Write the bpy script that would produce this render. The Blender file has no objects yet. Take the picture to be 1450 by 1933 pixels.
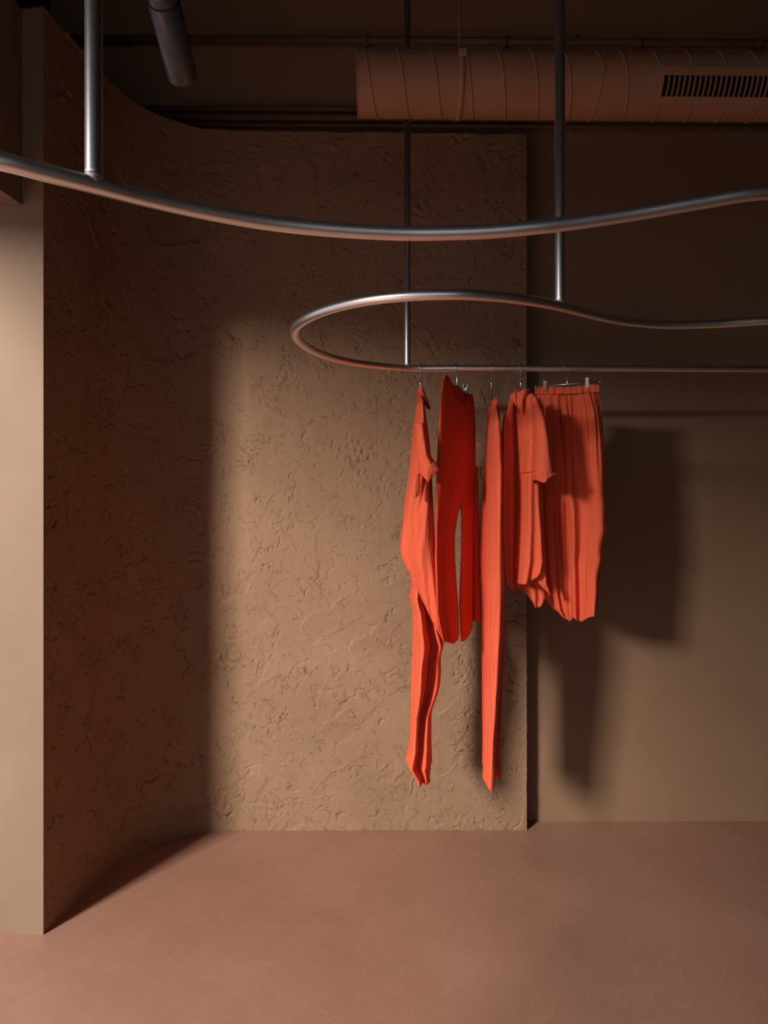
import bpy, math, random
import numpy as np
from mathutils import Vector, Matrix

# ------------------------------------------------------------------ camera, light, exposure
scene = bpy.context.scene
F, CX, CY, CH = 1289.0, 725.0, 966.5, 1.45       # focal length in px, centre, camera height
cam_d = bpy.data.cameras.new('camera'); cam = bpy.data.objects.new('camera', cam_d)
scene.collection.objects.link(cam)
cam.location = (0, 0, CH); cam.rotation_euler = (math.radians(90), 0, 0)
cam_d.sensor_width = 36; cam_d.lens = 36 * F / 1933.0; cam_d.clip_start = 0.02
scene.camera = cam

world = bpy.data.worlds.new('world'); scene.world = world; world.use_nodes = True
bg = world.node_tree.nodes['Background']
bg.inputs[0].default_value = (0.62, 0.74, 0.90, 1); bg.inputs[1].default_value = 0.75

# daylight falling through the shop window on the left: a tall slice of bright sky over the street
def area(name, loc, target, sx, sy, power, col):
    l = bpy.data.lights.new(name, 'AREA'); l.shape = 'RECTANGLE'; l.size = sx; l.size_y = sy
    l.energy = power; l.color = col
    o = bpy.data.objects.new(name, l); scene.collection.objects.link(o)
    o.location = loc
    o.rotation_euler = (Vector(target) - Vector(loc)).to_track_quat('-Z', 'Y').to_euler()
    return o
area('street_daylight', (-4.3, -3.0, 3.52), (0.8, 2.7, 0.8), 0.95, 1.6, 960, (1.0, 0.95, 0.88))

vs = scene.view_settings
vs.view_transform = 'Standard'; vs.look = 'None'; vs.gamma = 1.0; vs.exposure = 0.0
vs.use_curve_mapping = False

# ------------------------------------------------------------------ helpers
COL = scene.collection
rnd = random.Random(7)

def P(u, v, Y):
    return Vector(((u - CX) / F * Y, Y, CH - (v - CY) / F * Y))

def props(o, label=None, cat=None, group=None, kind=None):
    if label: o['label'] = label
    if cat: o['category'] = cat
    if group: o['group'] = group
    if kind: o['kind'] = kind
    return o

def thing(name, label, cat, loc=(0, 0, 0), group=None):
    o = bpy.data.objects.new(name, None); COL.objects.link(o); o.location = loc
    o.empty_display_size = 0.05
    return props(o, label, cat, group)

def obj(name, verts, faces, mat, parent=None, smooth=True):
    me = bpy.data.meshes.new(name)
    me.from_pydata([tuple(v) for v in verts], [], faces); me.update()
    me.materials.append(mat)
    if smooth:
        me.polygons.foreach_set('use_smooth', [True] * len(me.polygons))
    o = bpy.data.objects.new(name, me); COL.objects.link(o)
    if parent:
        o.parent = parent
        o.matrix_parent_inverse = Matrix.Translation(-wloc(parent))
    return o

def wloc(o):
    v = Vector(o.location)
    # parents are only translated; a mesh part keeps world coordinates in its own data
    p = o.parent
    if p is not None:
        return Vector((0, 0, 0))
    return v

def tube_geo(pts, r, n=14, closed=False, cap=True):
    pts = [Vector(p) for p in pts]; m = len(pts)
    rr = r if isinstance(r, (list, tuple)) else [r] * m
    tans = []
    for i in range(m):
        if closed:
            a, b = pts[(i - 1) % m], pts[(i + 1) % m]
        else:
            a, b = pts[max(i - 1, 0)], pts[min(i + 1, m - 1)]
        tans.append((b - a).normalized())
    t0 = tans[0]
    ref = Vector((0, 0, 1)) if abs(t0.z) < 0.9 else Vector((1, 0, 0))
    nrm = (ref - t0 * ref.dot(t0)).normalized()
    V, Fc = [], []
    for i in range(m):
        t = tans[i]
        nrm = (nrm - t * nrm.dot(t)).normalized(); bn = t.cross(nrm)
        for k in range(n):
            a = 2 * math.pi * k / n
            V.append(pts[i] + (nrm * math.cos(a) + bn * math.sin(a)) * rr[i])
    for i in range(m if closed else m - 1):
        j = (i + 1) % m
        for k in range(n):
            k2 = (k + 1) % n
            Fc.append((i * n + k, i * n + k2, j * n + k2, j * n + k))
    if cap and not closed:
        Fc.append(tuple(range(n - 1, -1, -1))); Fc.append(tuple((m - 1) * n + k for k in range(n)))
    return V, Fc

def tube(name, pts, r, mat, parent=None, n=14, closed=False):
    V, Fc = tube_geo(pts, r, n, closed)
    o = obj(name, V, Fc, mat, parent)
    for p in o.data.polygons:
        if len(p.vertices) > 4: p.use_smooth = False
    return o

def box_geo(c, ax, ay, az):
    """box from a centre and three half-axis vectors"""
    c, ax, ay, az = map(Vector, (c, ax, ay, az))
    V = [c + ax * i + ay * j + az * k for i in (-1, 1) for j in (-1, 1) for k in (-1, 1)]
    Fc = [(0, 1, 3, 2), (4, 6, 7, 5), (0, 4, 5, 1), (2, 3, 7, 6), (0, 2, 6, 4), (1, 5, 7, 3)]
    return V, Fc

def box(name, c, ax, ay, az, mat, parent=None, bevel=0.0):
    V, Fc = box_geo(c, ax, ay, az)
    o = obj(name, V, Fc, mat, parent, smooth=False)
    if bevel:
        m = o.modifiers.new('bevel', 'BEVEL'); m.width = bevel; m.segments = 2
    return o

def bx(name, lo, hi, mat, parent=None, bevel=0.0):
    c = [(a + b) / 2 for a, b in zip(lo, hi)]; h = [(b - a) / 2 for a, b in zip(lo, hi)]
    return box(name, c, (h[0], 0, 0), (0, h[1], 0), (0, 0, h[2]), mat, parent, bevel)

def catmull(pts, per=10):
    pts = [Vector(p) for p in pts]
    q = [pts[0] * 2 - pts[1]] + pts + [pts[-1] * 2 - pts[-2]]
    out = []
    for i in range(1, len(q) - 2):
        p0, p1, p2, p3 = q[i - 1], q[i], q[i + 1], q[i + 2]
        # centripetal parametrisation
        t0 = 0; t1 = t0 + max((p1 - p0).length, 1e-6) ** 0.5
        t2 = t1 + max((p2 - p1).length, 1e-6) ** 0.5; t3 = t2 + max((p3 - p2).length, 1e-6) ** 0.5
        for k in range(per):
            t = t1 + (t2 - t1) * k / per
            a1 = p0 * ((t1 - t) / (t1 - t0)) + p1 * ((t - t0) / (t1 - t0))
            a2 = p1 * ((t2 - t) / (t2 - t1)) + p2 * ((t - t1) / (t2 - t1))
            a3 = p2 * ((t3 - t) / (t3 - t2)) + p3 * ((t - t2) / (t3 - t2))
            b1 = a1 * ((t2 - t) / (t2 - t0)) + a2 * ((t - t0) / (t2 - t0))
            b2 = a2 * ((t3 - t) / (t3 - t1)) + a3 * ((t - t1) / (t3 - t1))
            out.append(b1 * ((t2 - t) / (t2 - t1)) + b2 * ((t - t1) / (t2 - t1)))
    out.append(pts[-1])
    return out

# ------------------------------------------------------------------ materials
def new_mat(name):
    m = bpy.data.materials.new(name); m.use_nodes = True
    nt = m.node_tree; b = nt.nodes['Principled BSDF']
    return m, nt, b

def N(nt, t, **kw):
    n = nt.nodes.new(t)
    for k, v in kw.items():
        if k.startswith('i_'): n.inputs[k[2:].replace('_', ' ')].default_value = v
        else: setattr(n, k, v)
    return n

def ramp(nt, stops):
    r = nt.nodes.new('ShaderNodeValToRGB'); e = r.color_ramp.elements
    while len(e) < len(stops): e.new(0.5)
    for el, (p, c) in zip(e, stops):
        el.position = p; el.color = (*c, 1) if len(c) == 3 else c
    return r

def paint(name, c1, c2, scale=1.6, rough=0.75, bump=0.15, bscale=60, bdist=0.002, spec=0.3):
    m, nt, b = new_mat(name); L = nt.links.new
    tc = N(nt, 'ShaderNodeTexCoord')
    n1 = N(nt, 'ShaderNodeTexNoise', i_Scale=scale, i_Detail=6, i_Roughness=0.6)
    L(tc.outputs['Object'], n1.inputs['Vector'])
    r = ramp(nt, [(0.3, c1), (0.7, c2)]); L(n1.outputs['Fac'], r.inputs[0])
    L(r.outputs[0], b.inputs['Base Color'])
    n2 = N(nt, 'ShaderNodeTexNoise', i_Scale=bscale, i_Detail=6)
    L(tc.outputs['Object'], n2.inputs['Vector'])
    bp = N(nt, 'ShaderNodeBump', i_Strength=bump, i_Distance=bdist)
    L(n2.outputs['Fac'], bp.inputs['Height']); L(bp.outputs[0], b.inputs['Normal'])
    b.inputs['Roughness'].default_value = rough
    b.inputs['Specular IOR Level'].default_value = spec
    return m

M = {}
M['plaster'] = paint('rough_plaster', (0.240, 0.137, 0.079), (0.292, 0.172, 0.102), 2.2, 0.8, 0.5, 140, 0.0016, 0.25)
def fine_cracks(m):
    nt = m.node_tree; L = nt.links.new
    bp = [n for n in nt.nodes if n.type == 'BUMP'][0]; b = nt.nodes['Principled BSDF']
    tc = [n for n in nt.nodes if n.type == 'TEX_COORD'][0]
    nw = N(nt, 'ShaderNodeTexNoise', i_Scale=14, i_Detail=3); L(tc.outputs['Object'], nw.inputs['Vector'])
    nz = N(nt, 'ShaderNodeTexNoise', i_Scale=11, i_Detail=2); nz.inputs['Distortion'].default_value = 2.2; L(tc.outputs['Object'], nz.inputs['Vector'])
    sb = N(nt, 'ShaderNodeMath', operation='SUBTRACT'); L(nz.outputs['Fac'], sb.inputs[0]); sb.inputs[1].default_value = 0.5
    ab = N(nt, 'ShaderNodeMath', operation='ABSOLUTE'); L(sb.outputs[0], ab.inputs[0])
    mr = N(nt, 'ShaderNodeMapRange'); mr.inputs[1].default_value = 0.0; mr.inputs[2].default_value = 0.012; L(ab.outputs[0], mr.inputs[0])
    gt = ramp(nt, [(0.50, (1, 1, 1)), (0.60, (0, 0, 0))]); L(nw.outputs['Fac'], gt.inputs[0])
    mx = N(nt, 'ShaderNodeMath', operation='MAXIMUM'); L(mr.outputs[0], mx.inputs[0]); L(gt.outputs[0], mx.inputs[1])
    b2 = N(nt, 'ShaderNodeBump', i_Strength=0.9, i_Distance=0.003); L(mx.outputs[0], b2.inputs['Height'])
    L(bp.outputs[0], b2.inputs['Normal']); L(b2.outputs[0], b.inputs['Normal'])
fine_cracks(M['plaster'])
M['smooth'] = paint('smooth_brown_paint', (0.225, 0.130, 0.075), (0.270, 0.157, 0.092), 1.2, 0.7, 0.10, 90, 0.001, 0.25)
M['jamb'] = paint('jamb_paint', (0.205, 0.132, 0.086), (0.240, 0.156, 0.102), 2.0, 0.7, 0.12, 80, 0.001, 0.3)
M['duct'] = paint('brown_duct_paint', (0.31, 0.150, 0.086), (0.36, 0.180, 0.104), 4, 0.62, 0.10, 220, 0.0006, 0.3)
M['pipe'] = paint('brown_pipe_paint', (0.10, 0.055, 0.035), (0.13, 0.070, 0.045), 6, 0.6, 0.05, 150, 0.0005, 0.3)
M['ceiling'] = paint('dark_ceiling_paint', (0.030, 0.022, 0.018), (0.040, 0.030, 0.024), 2, 0.9, 0.1, 60, 0.002, 0.2)
M['dark_wall'] = paint('dark_brown_paint', (0.085, 0.050, 0.032), (0.105, 0.062, 0.040), 1.5, 0.75, 0.1, 80, 0.001, 0.25)
M['black'] = paint('matt_black_metal', (0.040, 0.048, 0.056), (0.050, 0.060, 0.070), 8, 0.36, 0.02, 300, 0.0003, 0.5)
M['duct_shade'] = paint('black_duct_shade', (0.010, 0.010, 0.010), (0.014, 0.013, 0.012), 3, 0.9, 0.0, 50, 0.001, 0.1)  # near-black colour stands in for the shade inside the duct

def floor_mat():
    m, nt, b = new_mat('polished_brown_screed'); L = nt.links.new
    tc = N(nt, 'ShaderNodeTexCoord')
    n1 = N(nt, 'ShaderNodeTexNoise', i_Scale=1.3, i_Detail=7, i_Roughness=0.55); L(tc.outputs['Object'], n1.inputs['Vector'])
    r = ramp(nt, [(0.30, (0.295, 0.146, 0.097)), (0.52, (0.350, 0.176, 0.120)), (0.75, (0.395, 0.210, 0.148))])
    L(n1.outputs['Fac'], r.inputs[0])
    # pale scuffs and scratches: long thin noise, three directions
    col = r.outputs[0]; sc_sum = None
    for ang, seed, thr in ((0.5, 3.0, 0.665), (-0.9, 11.0, 0.675), (1.9, 23.0, 0.68)):
        mr_ = N(nt, 'ShaderNodeMapping'); mr_.inputs['Rotation'].default_value = (0, 0, ang)
        mp = N(nt, 'ShaderNodeMapping'); mp.inputs['Scale'].default_value = (7, 260, 1); mp.inputs['Location'].default_value = (seed, seed * 2, 0)
        nw = N(nt, 'ShaderNodeTexNoise', i_Scale=3.0, i_Detail=3); L(tc.outputs['Object'], nw.inputs['Vector'])
        ad = N(nt, 'ShaderNodeVectorMath', operation='MULTIPLY_ADD')
        ad.inputs[1].default_value = (0.06, 0.06, 0); L(nw.outputs['Color'], ad.inputs[0]); L(tc.outputs['Object'], ad.inputs[2])
        L(ad.outputs[0], mr_.inputs['Vector']); L(mr_.outputs[0], mp.inputs['Vector'])
        ns = N(nt, 'ShaderNodeTexNoise', i_Scale=1.0, i_Detail=1); L(mp.outputs[0], ns.inputs['Vector'])
        rr = ramp(nt, [(thr, (0, 0, 0)), (thr + 0.05, (1, 1, 1))]); L(ns.outputs['Fac'], rr.inputs[0])
        if sc_sum is None: sc_sum = rr.outputs[0]
        else:
            a = N(nt, 'ShaderNodeMath', operation='MAXIMUM'); L(sc_sum, a.inputs[0]); L(rr.outputs[0], a.inputs[1]); sc_sum = a.outputs[0]
    # little specks
    vo = N(nt, 'ShaderNodeTexVoronoi', i_Scale=16.0); L(tc.outputs['Object'], vo.inputs['Vector'])
    vr = ramp(nt, [(0.025, (1, 1, 1)), (0.05, (0, 0, 0))]); L(vo.outputs['Distance'], vr.inputs[0])
    mx2 = N(nt, 'ShaderNodeMath', operation='MAXIMUM'); L(sc_sum, mx2.inputs[0]); L(vr.outputs[0], mx2.inputs[1])
    ml = N(nt, 'ShaderNodeMath', operation='MULTIPLY'); L(mx2.outputs[0], ml.inputs[0]); ml.inputs[1].default_value = 0.38
    mix = N(nt, 'ShaderNodeMix', data_type='RGBA'); L(ml.outputs[0], mix.inputs[0]); L(col, mix.inputs[6])
    mix.inputs[7].default_value = (0.50, 0.34, 0.26, 1)
    L(mix.outputs[2], b.inputs['Base Color'])
    n3 = N(nt, 'ShaderNodeTexNoise', i_Scale=5, i_Detail=6); L(tc.outputs['Object'], n3.inputs['Vector'])
    rg = N(nt, 'ShaderNodeMapRange'); rg.inputs[3].default_value = 0.36; rg.inputs[4].default_value = 0.52
    L(n3.outputs['Fac'], rg.inputs[0]); L(rg.outputs[0], b.inputs['Roughness'])
    bp = N(nt, 'ShaderNodeBump', i_Strength=0.12, i_Distance=0.003)
    n4 = N(nt, 'ShaderNodeTexNoise', i_Scale=9, i_Detail=5); L(tc.outputs['Object'], n4.inputs['Vector'])
    L(n4.outputs['Fac'], bp.inputs['Height']); L(bp.outputs[0], b.inputs['Normal'])
    b.inputs['Specular IOR Level'].default_value = 0.4
    return m
M['floor'] = floor_mat()

def steel_mat(name, col, rough, aniso=0.0):
    m, nt, b = new_mat(name); L = nt.links.new
    b.inputs['Metallic'].default_value = 1.0
    b.inputs['Base Color'].default_value = (*col, 1)
    tc = N(nt, 'ShaderNodeTexCoord')
    n = N(nt, 'ShaderNodeTexNoise', i_Scale=90, i_Detail=4); L(tc.outputs['Object'], n.inputs['Vector'])
    rg = N(nt, 'ShaderNodeMapRange'); rg.inputs[3].default_value = rough - 0.01; rg.inputs[4].default_value = rough + 0.01
    L(n.outputs['Fac'], rg.inputs[0]); L(rg.outputs[0], b.inputs['Roughness'])
    return m
M['steel'] = steel_mat('brushed_steel', (0.92, 0.91, 0.88), 0.35)
M['chrome'] = steel_mat('chrome', (0.80, 0.81, 0.80), 0.22)

def fabric(name, c_lo, c_hi, trans=0.22, bscale=420, ribs=0.0):
    m, nt, b = new_mat(name); L = nt.links.new
    tc = N(nt, 'ShaderNodeTexCoord')
    n1 = N(nt, 'ShaderNodeTexNoise', i_Scale=9, i_Detail=4); L(tc.outputs['Object'], n1.inputs['Vector'])
    r = ramp(nt, [(0.3, c_lo), (0.7, c_hi)]); L(n1.outputs['Fac'], r.inputs[0])
    L(r.outputs[0], b.inputs['Base Color'])
    b.inputs['Roughness'].default_value = 0.78
    b.inputs['Specular IOR Level'].default_value = 0.25
    b.inputs['Sheen Weight'].default_value = 0.15; b.inputs['Sheen Roughness'].default_value = 0.4
    b.inputs['Sheen Tint'].default_value = (1.0, 0.55, 0.40, 1)
    if ribs:
        w = N(nt, 'ShaderNodeTexWave', i_Scale=ribs, i_Distortion=1.5); w.bands_direction = 'X'
        L(tc.outputs['Object'], w.inputs['Vector']); hsrc = w.outputs['Fac']; st, ds = 0.35, 0.0012
    else:
        n2 = N(nt, 'ShaderNodeTexNoise', i_Scale=bscale, i_Detail=2); L(tc.outputs['Object'], n2.inputs['Vector'])
        hsrc = n2.outputs['Fac']; st, ds = 0.2, 0.0006
    bp = N(nt, 'ShaderNodeBump', i_Strength=st, i_Distance=ds)
    L(hsrc, bp.inputs['Height'])
    mp = N(nt, 'ShaderNodeMapping'); mp.inputs['Scale'].default_value = (34, 34, 3.2); L(tc.outputs['Object'], mp.inputs['Vector'])
    wn = N(nt, 'ShaderNodeTexNoise', i_Scale=1.0, i_Detail=3); wn.inputs['Distortion'].default_value = 0.6; L(mp.outputs[0], wn.inputs['Vector'])
    b3 = N(nt, 'ShaderNodeBump', i_Strength=0.8, i_Distance=0.014); L(wn.outputs['Fac'], b3.inputs['Height'])
    L(bp.outputs[0], b3.inputs['Normal']); L(b3.outputs[0], b.inputs['Normal'])
    t = N(nt, 'ShaderNodeBsdfTranslucent'); t.inputs[0].default_value = (0.80, 0.014, 0.018, 1)
    mx = N(nt, 'ShaderNodeMixShader'); mx.inputs[0].default_value = trans
    out = nt.nodes['Material Output']
    L(b.outputs[0], mx.inputs[1]); L(t.outputs[0], mx.inputs[2]); L(mx.outputs[0], out.inputs['Surface'])
    return m
M['orange'] = fabric('orange_red_crepe', (0.90, 0.140, 0.060), (0.94, 0.162, 0.072))
M['orange_shaded'] = fabric('orange_red_crepe_shaded', (0.80, 0.075, 0.032), (0.86, 0.092, 0.040))  # darker copy of the orange crepe: shade on turned-away pieces put into the colour
M['orange_rib'] = fabric('orange_red_seersucker', (0.90, 0.145, 0.063), (0.94, 0.167, 0.075), 0.25, ribs=70)

# ------------------------------------------------------------------ the setting
YP, YB, ZT, ZC = 3.110, 3.203, 3.180, 4.30          # plaster front, smooth back wall, lining top, ceiling
XE = (995 - CX) / F * YP                             # right end of the plaster wall

o = obj('floor', [(-7, -5, 0), (4.5, -5, 0), (4.5, 3.6, 0), (-7, 3.6, 0)], [(0, 1, 2, 3)], M['floor'], smooth=False)
props(o, 'polished reddish brown screed floor with fine pale scratches', 'floor', kind='structure')
o = bx('ceiling', (-2.4, -4.6, ZC), (4.4, 3.6, ZC + 0.1), M['ceiling'])
props(o, 'dark ceiling above the hanging rails', 'ceiling', kind='structure')
o = bx('wall_back', (-2.4, YB, 0), (4.4, YB + 0.15, ZC), M['smooth'])
props(o, 'smooth brown painted wall behind the rough plaster wall', 'wall', kind='structure')
o = bx('wall_right', (4.2, -4.6, 0), (4.4, YB, ZC), M['dark_wall'])
props(o, 'brown side wall far to the right', 'wall', kind='structure')
# shop front behind the viewer: lintel and piers round a wide glazed opening
for nm, lo, hi, lb in (('wall_front_lintel', (-2.2, -2.6, 2.75), (4.4, -2.4, ZC), 'brown lintel over the shop front behind the viewer'),
                       ('wall_front_pier', (0.9, -2.6, 0), (4.4, -2.4, 2.75), 'brown pier beside the shop front behind the viewer')):
    props(bx(nm, lo, hi, M['dark_wall']), lb, 'wall', kind='structure')

# --- rough trowelled plaster wall: curved on the left, flat on the right, real relief
def plaster_wall():
    corner = (-1.168, 2.341)
    plan = [(-1.168, 2.341, 0), (-1.135, 2.545, 0), (-1.098, 2.775, 0), (-1.055, 2.880, 0), (-0.982, 2.979, 0),
            (-0.870, 3.068, 0), (-0.780, 3.098, 0), (-0.700, YP, 0), (-0.60, YP, 0), (-0.3, YP, 0), (0.2, YP, 0), (XE, YP, 0)]
    cv = catmull(plan, 24)
    cum = [0.0]
    for a, b in zip(cv, cv[1:]): cum.append(cum[-1] + (b - a).length)
    cum = np.array(cum); L = cum[-1]
    step = 0.0034
    nu = int(L / step) + 1; nv = int(ZT / step) + 1
    s = np.linspace(0, L, nu)
    X = np.interp(s, cum, [p.x for p in cv]); Y = np.interp(s, cum, [p.y for p in cv])
    # smooth plan
    tx = np.gradient(X, s); ty = np.gradient(Y, s)
    k = np.ones(25) / 25.0
    txs = np.convolve(np.pad(tx, 12, mode='edge'), k, 'valid'); tys = np.convolve(np.pad(ty, 12, mode='edge'), k, 'valid')
    ln = np.hypot(txs, tys); nx, ny = tys / ln, -txs / ln                 # towards the room
    rg = np.random.default_rng(5)
    h = np.zeros((nv, nu)); 
    def vnoise(cell, amp):
        gy, gx = int(nv / cell) + 3, int(nu / cell) + 3
        g = rg.normal(0, 1, (gy, gx))
        yy = np.arange(nv) / cell; xx = np.arange(nu) / cell
        y0 = yy.astype(int); x0 = xx.astype(int); fy = yy - y0; fx = xx - x0
        fy = fy * fy * (3 - 2 * fy); fx = fx * fx * (3 - 2 * fx)
        a = g[y0][:, x0]; b = g[y0][:, x0 + 1]; c = g[y0 + 1][:, x0]; d = g[y0 + 1][:, x0 + 1]
        return amp * ((a * (1 - fx) + b * fx) * (1 - fy[:, None]) + (c * (1 - fx) + d * fx) * fy[:, None])
    h += vnoise(90, 0.0022) + vnoise(30, 0.0010)
    jit = vnoise(14, 1.0) + vnoise(6, 0.6)
    def stroke(cx, cy, la, wa, ang, off, tilt, hard, lip, strength):
        R = int((la + wa) / step) + 6
        ix, iy = int(cx / step), int(cy / step)
        x0, x1, y0, y1 = max(ix - R, 0), min(ix + R, nu), max(iy - R, 0), min(iy + R, nv)
        if x1 - x0 < 3 or y1 - y0 < 3: return
        xx, yy = np.meshgrid((np.arange(x0, x1) * step - cx), (np.arange(y0, y1) * step - cy))
        ca, sa = math.cos(ang), math.sin(ang)
        a = xx * ca + yy * sa; b = -xx * sa + yy * ca
        b = b + 0.35 * (a * a) / la * rg.uniform(-1, 1)                     # bent strokes
        a = a + jit[y0:y1, x0:x1] * 0.006; b = b + jit[y0:y1, x0:x1] * 0.0035
        d = np.hypot(np.maximum(np.abs(a) - (la - wa * 0.8), 0), np.maximum(np.abs(b) - wa * 0.2, 0)) - wa * 0.8
        m = np.clip(0.5 - d / hard, 0, 1) * strength
        sub = h[y0:y1, x0:x1]
        w = m.sum()
        if w < 4: return
        mean = (sub * m).sum() / w
        new = mean + off + tilt * b + 0.15 * (sub - mean)
        sub[:] = sub * (1 - m) + new * m
        if lip:
            sub += lip * np.exp(-(d / (step * 0.95)) ** 2) * (b * np.sign(tilt) > -wa * 0.2) * np.clip(0.5 + jit[y0:y1, x0:x1] * 0.9, 0, 1.6)
    ang = lambda sd: rg.choice([0.75, 0.75, -0.2, 1.5, 2.3]) + rg.normal(0, sd)
    for i in range(420):
        stroke(rg.uniform(0, L), rg.uniform(0, ZT), rg.uniform(0.10, 0.34), rg.uniform(0.03, 0.09), ang(.35),
               rg.normal(0, 0.0012), rg.normal(0, 0.020), 0.007, rg.uniform(0.0006, 0.0026) if rg.random() < .5 else 0, 0.92)
    for i in range(900):
        stroke(rg.uniform(0, L), rg.uniform(0, ZT), rg.uniform(0.02, 0.11), rg.uniform(0.006, 0.030), ang(.5),
               rg.normal(0, 0.0011), rg.normal(0, 0.045), 0.0045, rg.uniform(0.0008, 0.0034) if rg.random() < .65 else 0, 0.92)
    # large plain patches pressed flat afterwards
    for i in range(150):
        stroke(rg.uniform(0, L), rg.uniform(0, ZT), rg.uniform(0.10, 0.34), rg.uniform(0.04, 0.10), ang(.4),
               0.0004, rg.normal(0, 0.008), 0.012, rg.uniform(0.0010, 0.0028) if rg.random() < .45 else 0, 0.94)
    # torn crumbs, pits and broken crack lines, bent by noise
    wx = vnoise(26, 9.0) + vnoise(9, 3.0); wy = vnoise(26, 9.0) + vnoise(9, 3.0)
    iy = np.clip(np.arange(nv)[:, None] + wy, 0, nv - 1).astype(int); ix = np.clip(np.arange(nu)[None, :] + wx, 0, nu - 1).astype(int)
    clus = np.clip(vnoise(36, 1.0) + vnoise(14, 0.7) - 0.75, 0, 1)
    crumb = vnoise(4.2, 1.0) + vnoise(2.1, 0.5)
    h += clus * np.clip(crumb - 0.5, 0, 1) * 0.0036 - clus * np.clip(-crumb - 0.7, 0, 1) * 0.0060
    for cell, wid, dep, g0 in ((34, 0.050, 0.0075, 0.35), (18, 0.075, 0.0065, 0.62), (60, 0.030, 0.0070, 0.25), (11, 0.11, 0.0055, 0.9), (24, 0.06, 0.0070, 0.6)):
        rd = np.abs(vnoise(cell, 1.0)[iy, ix])
        gate = np.clip((vnoise(cell * 0.8, 1.0) + vnoise(8, 0.5) - g0) * 2, 0, 1)
        h -= gate * np.clip(1 - rd / wid, 0, 1) * dep
    for cxp, cyp, n in ((662, 365, 1), (720, 610, 1), (645, 1375, 1), (600, 1180, 1)):
        z = CH - (cyp - CY) / F * YP; x = (cxp - CX) / F * YP
        sx = float(np.interp(x, X, s))
        stroke(sx, z, 0.085, 0.055, 0.6, 0.0014, 0.05, 0.005, 0.0036, 0.95)
    h = np.clip(h - np.median(h), -0.012, 0.011)
    # the ends run thin so that the corners stay crisp
    fade = np.clip(np.minimum(s, L - s) / 0.02, 0.25, 1)
    h = h * fade[None, :]
    top = np.interp(X, [-1.2, -0.7, XE], [ZT + 0.004, ZT + 0.008, ZT - 0.008]) + 0.004 * np.interp(np.arange(nu), np.arange(0, nu, 9), rg.normal(0, .5, len(range(0, nu, 9))))
    zz = np.linspace(0, 1, nv)[:, None] * top[None, :]
    VX = X[None, :] + h * nx[None, :]; VY = Y[None, :] + h * ny[None, :]
    edge = 0.0014 * np.interp(np.arange(nv), np.arange(0, nv, 5), rg.normal(0, .6, len(range(0, nv, 5))))
    VX[:, -1] += edge
    co = np.stack([VX, VY, zz], axis=2).reshape(-1, 3)
    # back side: thickness towards the wall behind
    thick = YB - YP
    idx = np.arange(nv * nu).reshape(nv, nu)
    quads = np.stack([idx[:-1, :-1], idx[:-1, 1:], idx[1:, 1:], idx[1:, :-1]], axis=2).reshape(-1, 4)
    ext_v = []; base = nv * nu
    # end cap on the right and the top
    endb = np.stack([np.full(nv, X[-1]), np.full(nv, YB), zz[:, -1]], axis=1)
    ie = base + np.arange(nv)
    q2 = np.stack([idx[:-1, -1], ie[:-1], ie[1:], idx[1:, -1]], axis=1)
    topb = np.stack([X - nx * thick, np.minimum(Y - ny * thick, YB), top], axis=1)
    it = base + nv + np.arange(nu)
    q3 = np.stack([idx[-1, :-1], idx[-1, 1:], it[1:], it[:-1]], axis=1)
    botb = topb.copy(); botb[:, 2] = 0
    ib = base + nv + nu + np.arange(nu)
    q4 = np.stack([it[:-1], it[1:], ib[1:], ib[:-1]], axis=1)
    co = np.concatenate([co, endb, topb, botb]); quads = np.concatenate([quads, q2, q3, q4])
    me = bpy.data.meshes.new('wall_plaster')
    me.vertices.add(len(co)); me.vertices.foreach_set('co', co.astype(np.float32).ravel())
    nq = len(quads)
    me.loops.add(nq * 4); me.loops.foreach_set('vertex_index', quads.astype(np.int32).ravel())
    me.polygons.add(nq); me.polygons.foreach_set('loop_start', np.arange(0, nq * 4, 4, dtype=np.int32))
    sm = np.ones(nq, dtype=bool); sm[-(len(q2) + len(q3) + len(q4)):] = False
    me.update(calc_edges=True); me.polygons.foreach_set('use_smooth', sm)
    # sharp edge between the front and the caps comes from splitting normals by face flags
    me.materials.append(M['plaster']); me.validate()
    ob = bpy.data.objects.new('wall_plaster', me); COL.objects.link(ob)
    props(ob, 'rough trowelled brown plaster wall, curved at its left end', 'wall', kind='structure')
plaster_wall()

# --- left facade: jamb, header over the shop window
FD = Vector((0.12, 0.9928, 0)).normalized()          # along the facade, away from the camera
FN = Vector((-FD.y, FD.x, 0))                         # outwards, to the street
C0 = Vector((-1.168, 2.341, 0))                       # front corner of the jamb
J0 = Vector((-1.245, 2.3505, 0))
def prism(name, plan, z0, z1, mat, parent=None):
    n = len(plan)
    V = [Vector((p[0], p[1], z0)) for p in plan] + [Vector((p[0], p[1], z1)) for p in plan]
    Fc = [tuple(range(n - 1, -1, -1)), tuple(range(n, 2 * n))]
    Fc += [(i, (i + 1) % n, (i + 1) % n + n, i + n) for i in range(n)]
    return obj(name, V, Fc, mat, parent, smooth=False)
o = prism('wall_left', [C0, C0 + FN * 0.75, C0 + FN * 0.75 + FD * 0.95, C0 + FN * 0.3 + FD * 0.8, C0 + FN * 0.05 + FD * 0.2], 0, ZT, M['jamb'])
props(o, 'smooth pale lit jamb beside the rough plaster wall', 'wall', kind='structure')
hd = FD * -3.8
o = prism('wall_left_header', [J0 - FD * 0.001, J0 + hd, J0 + hd + FN * 0.42, J0 - FD * 0.001 + FN * 0.42], 2.506, ZT, M['jamb'])
props(o, 'brown header above the window opening at the left edge', 'wall', kind='structure')
p0 = J0 + FN * 0.42
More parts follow.
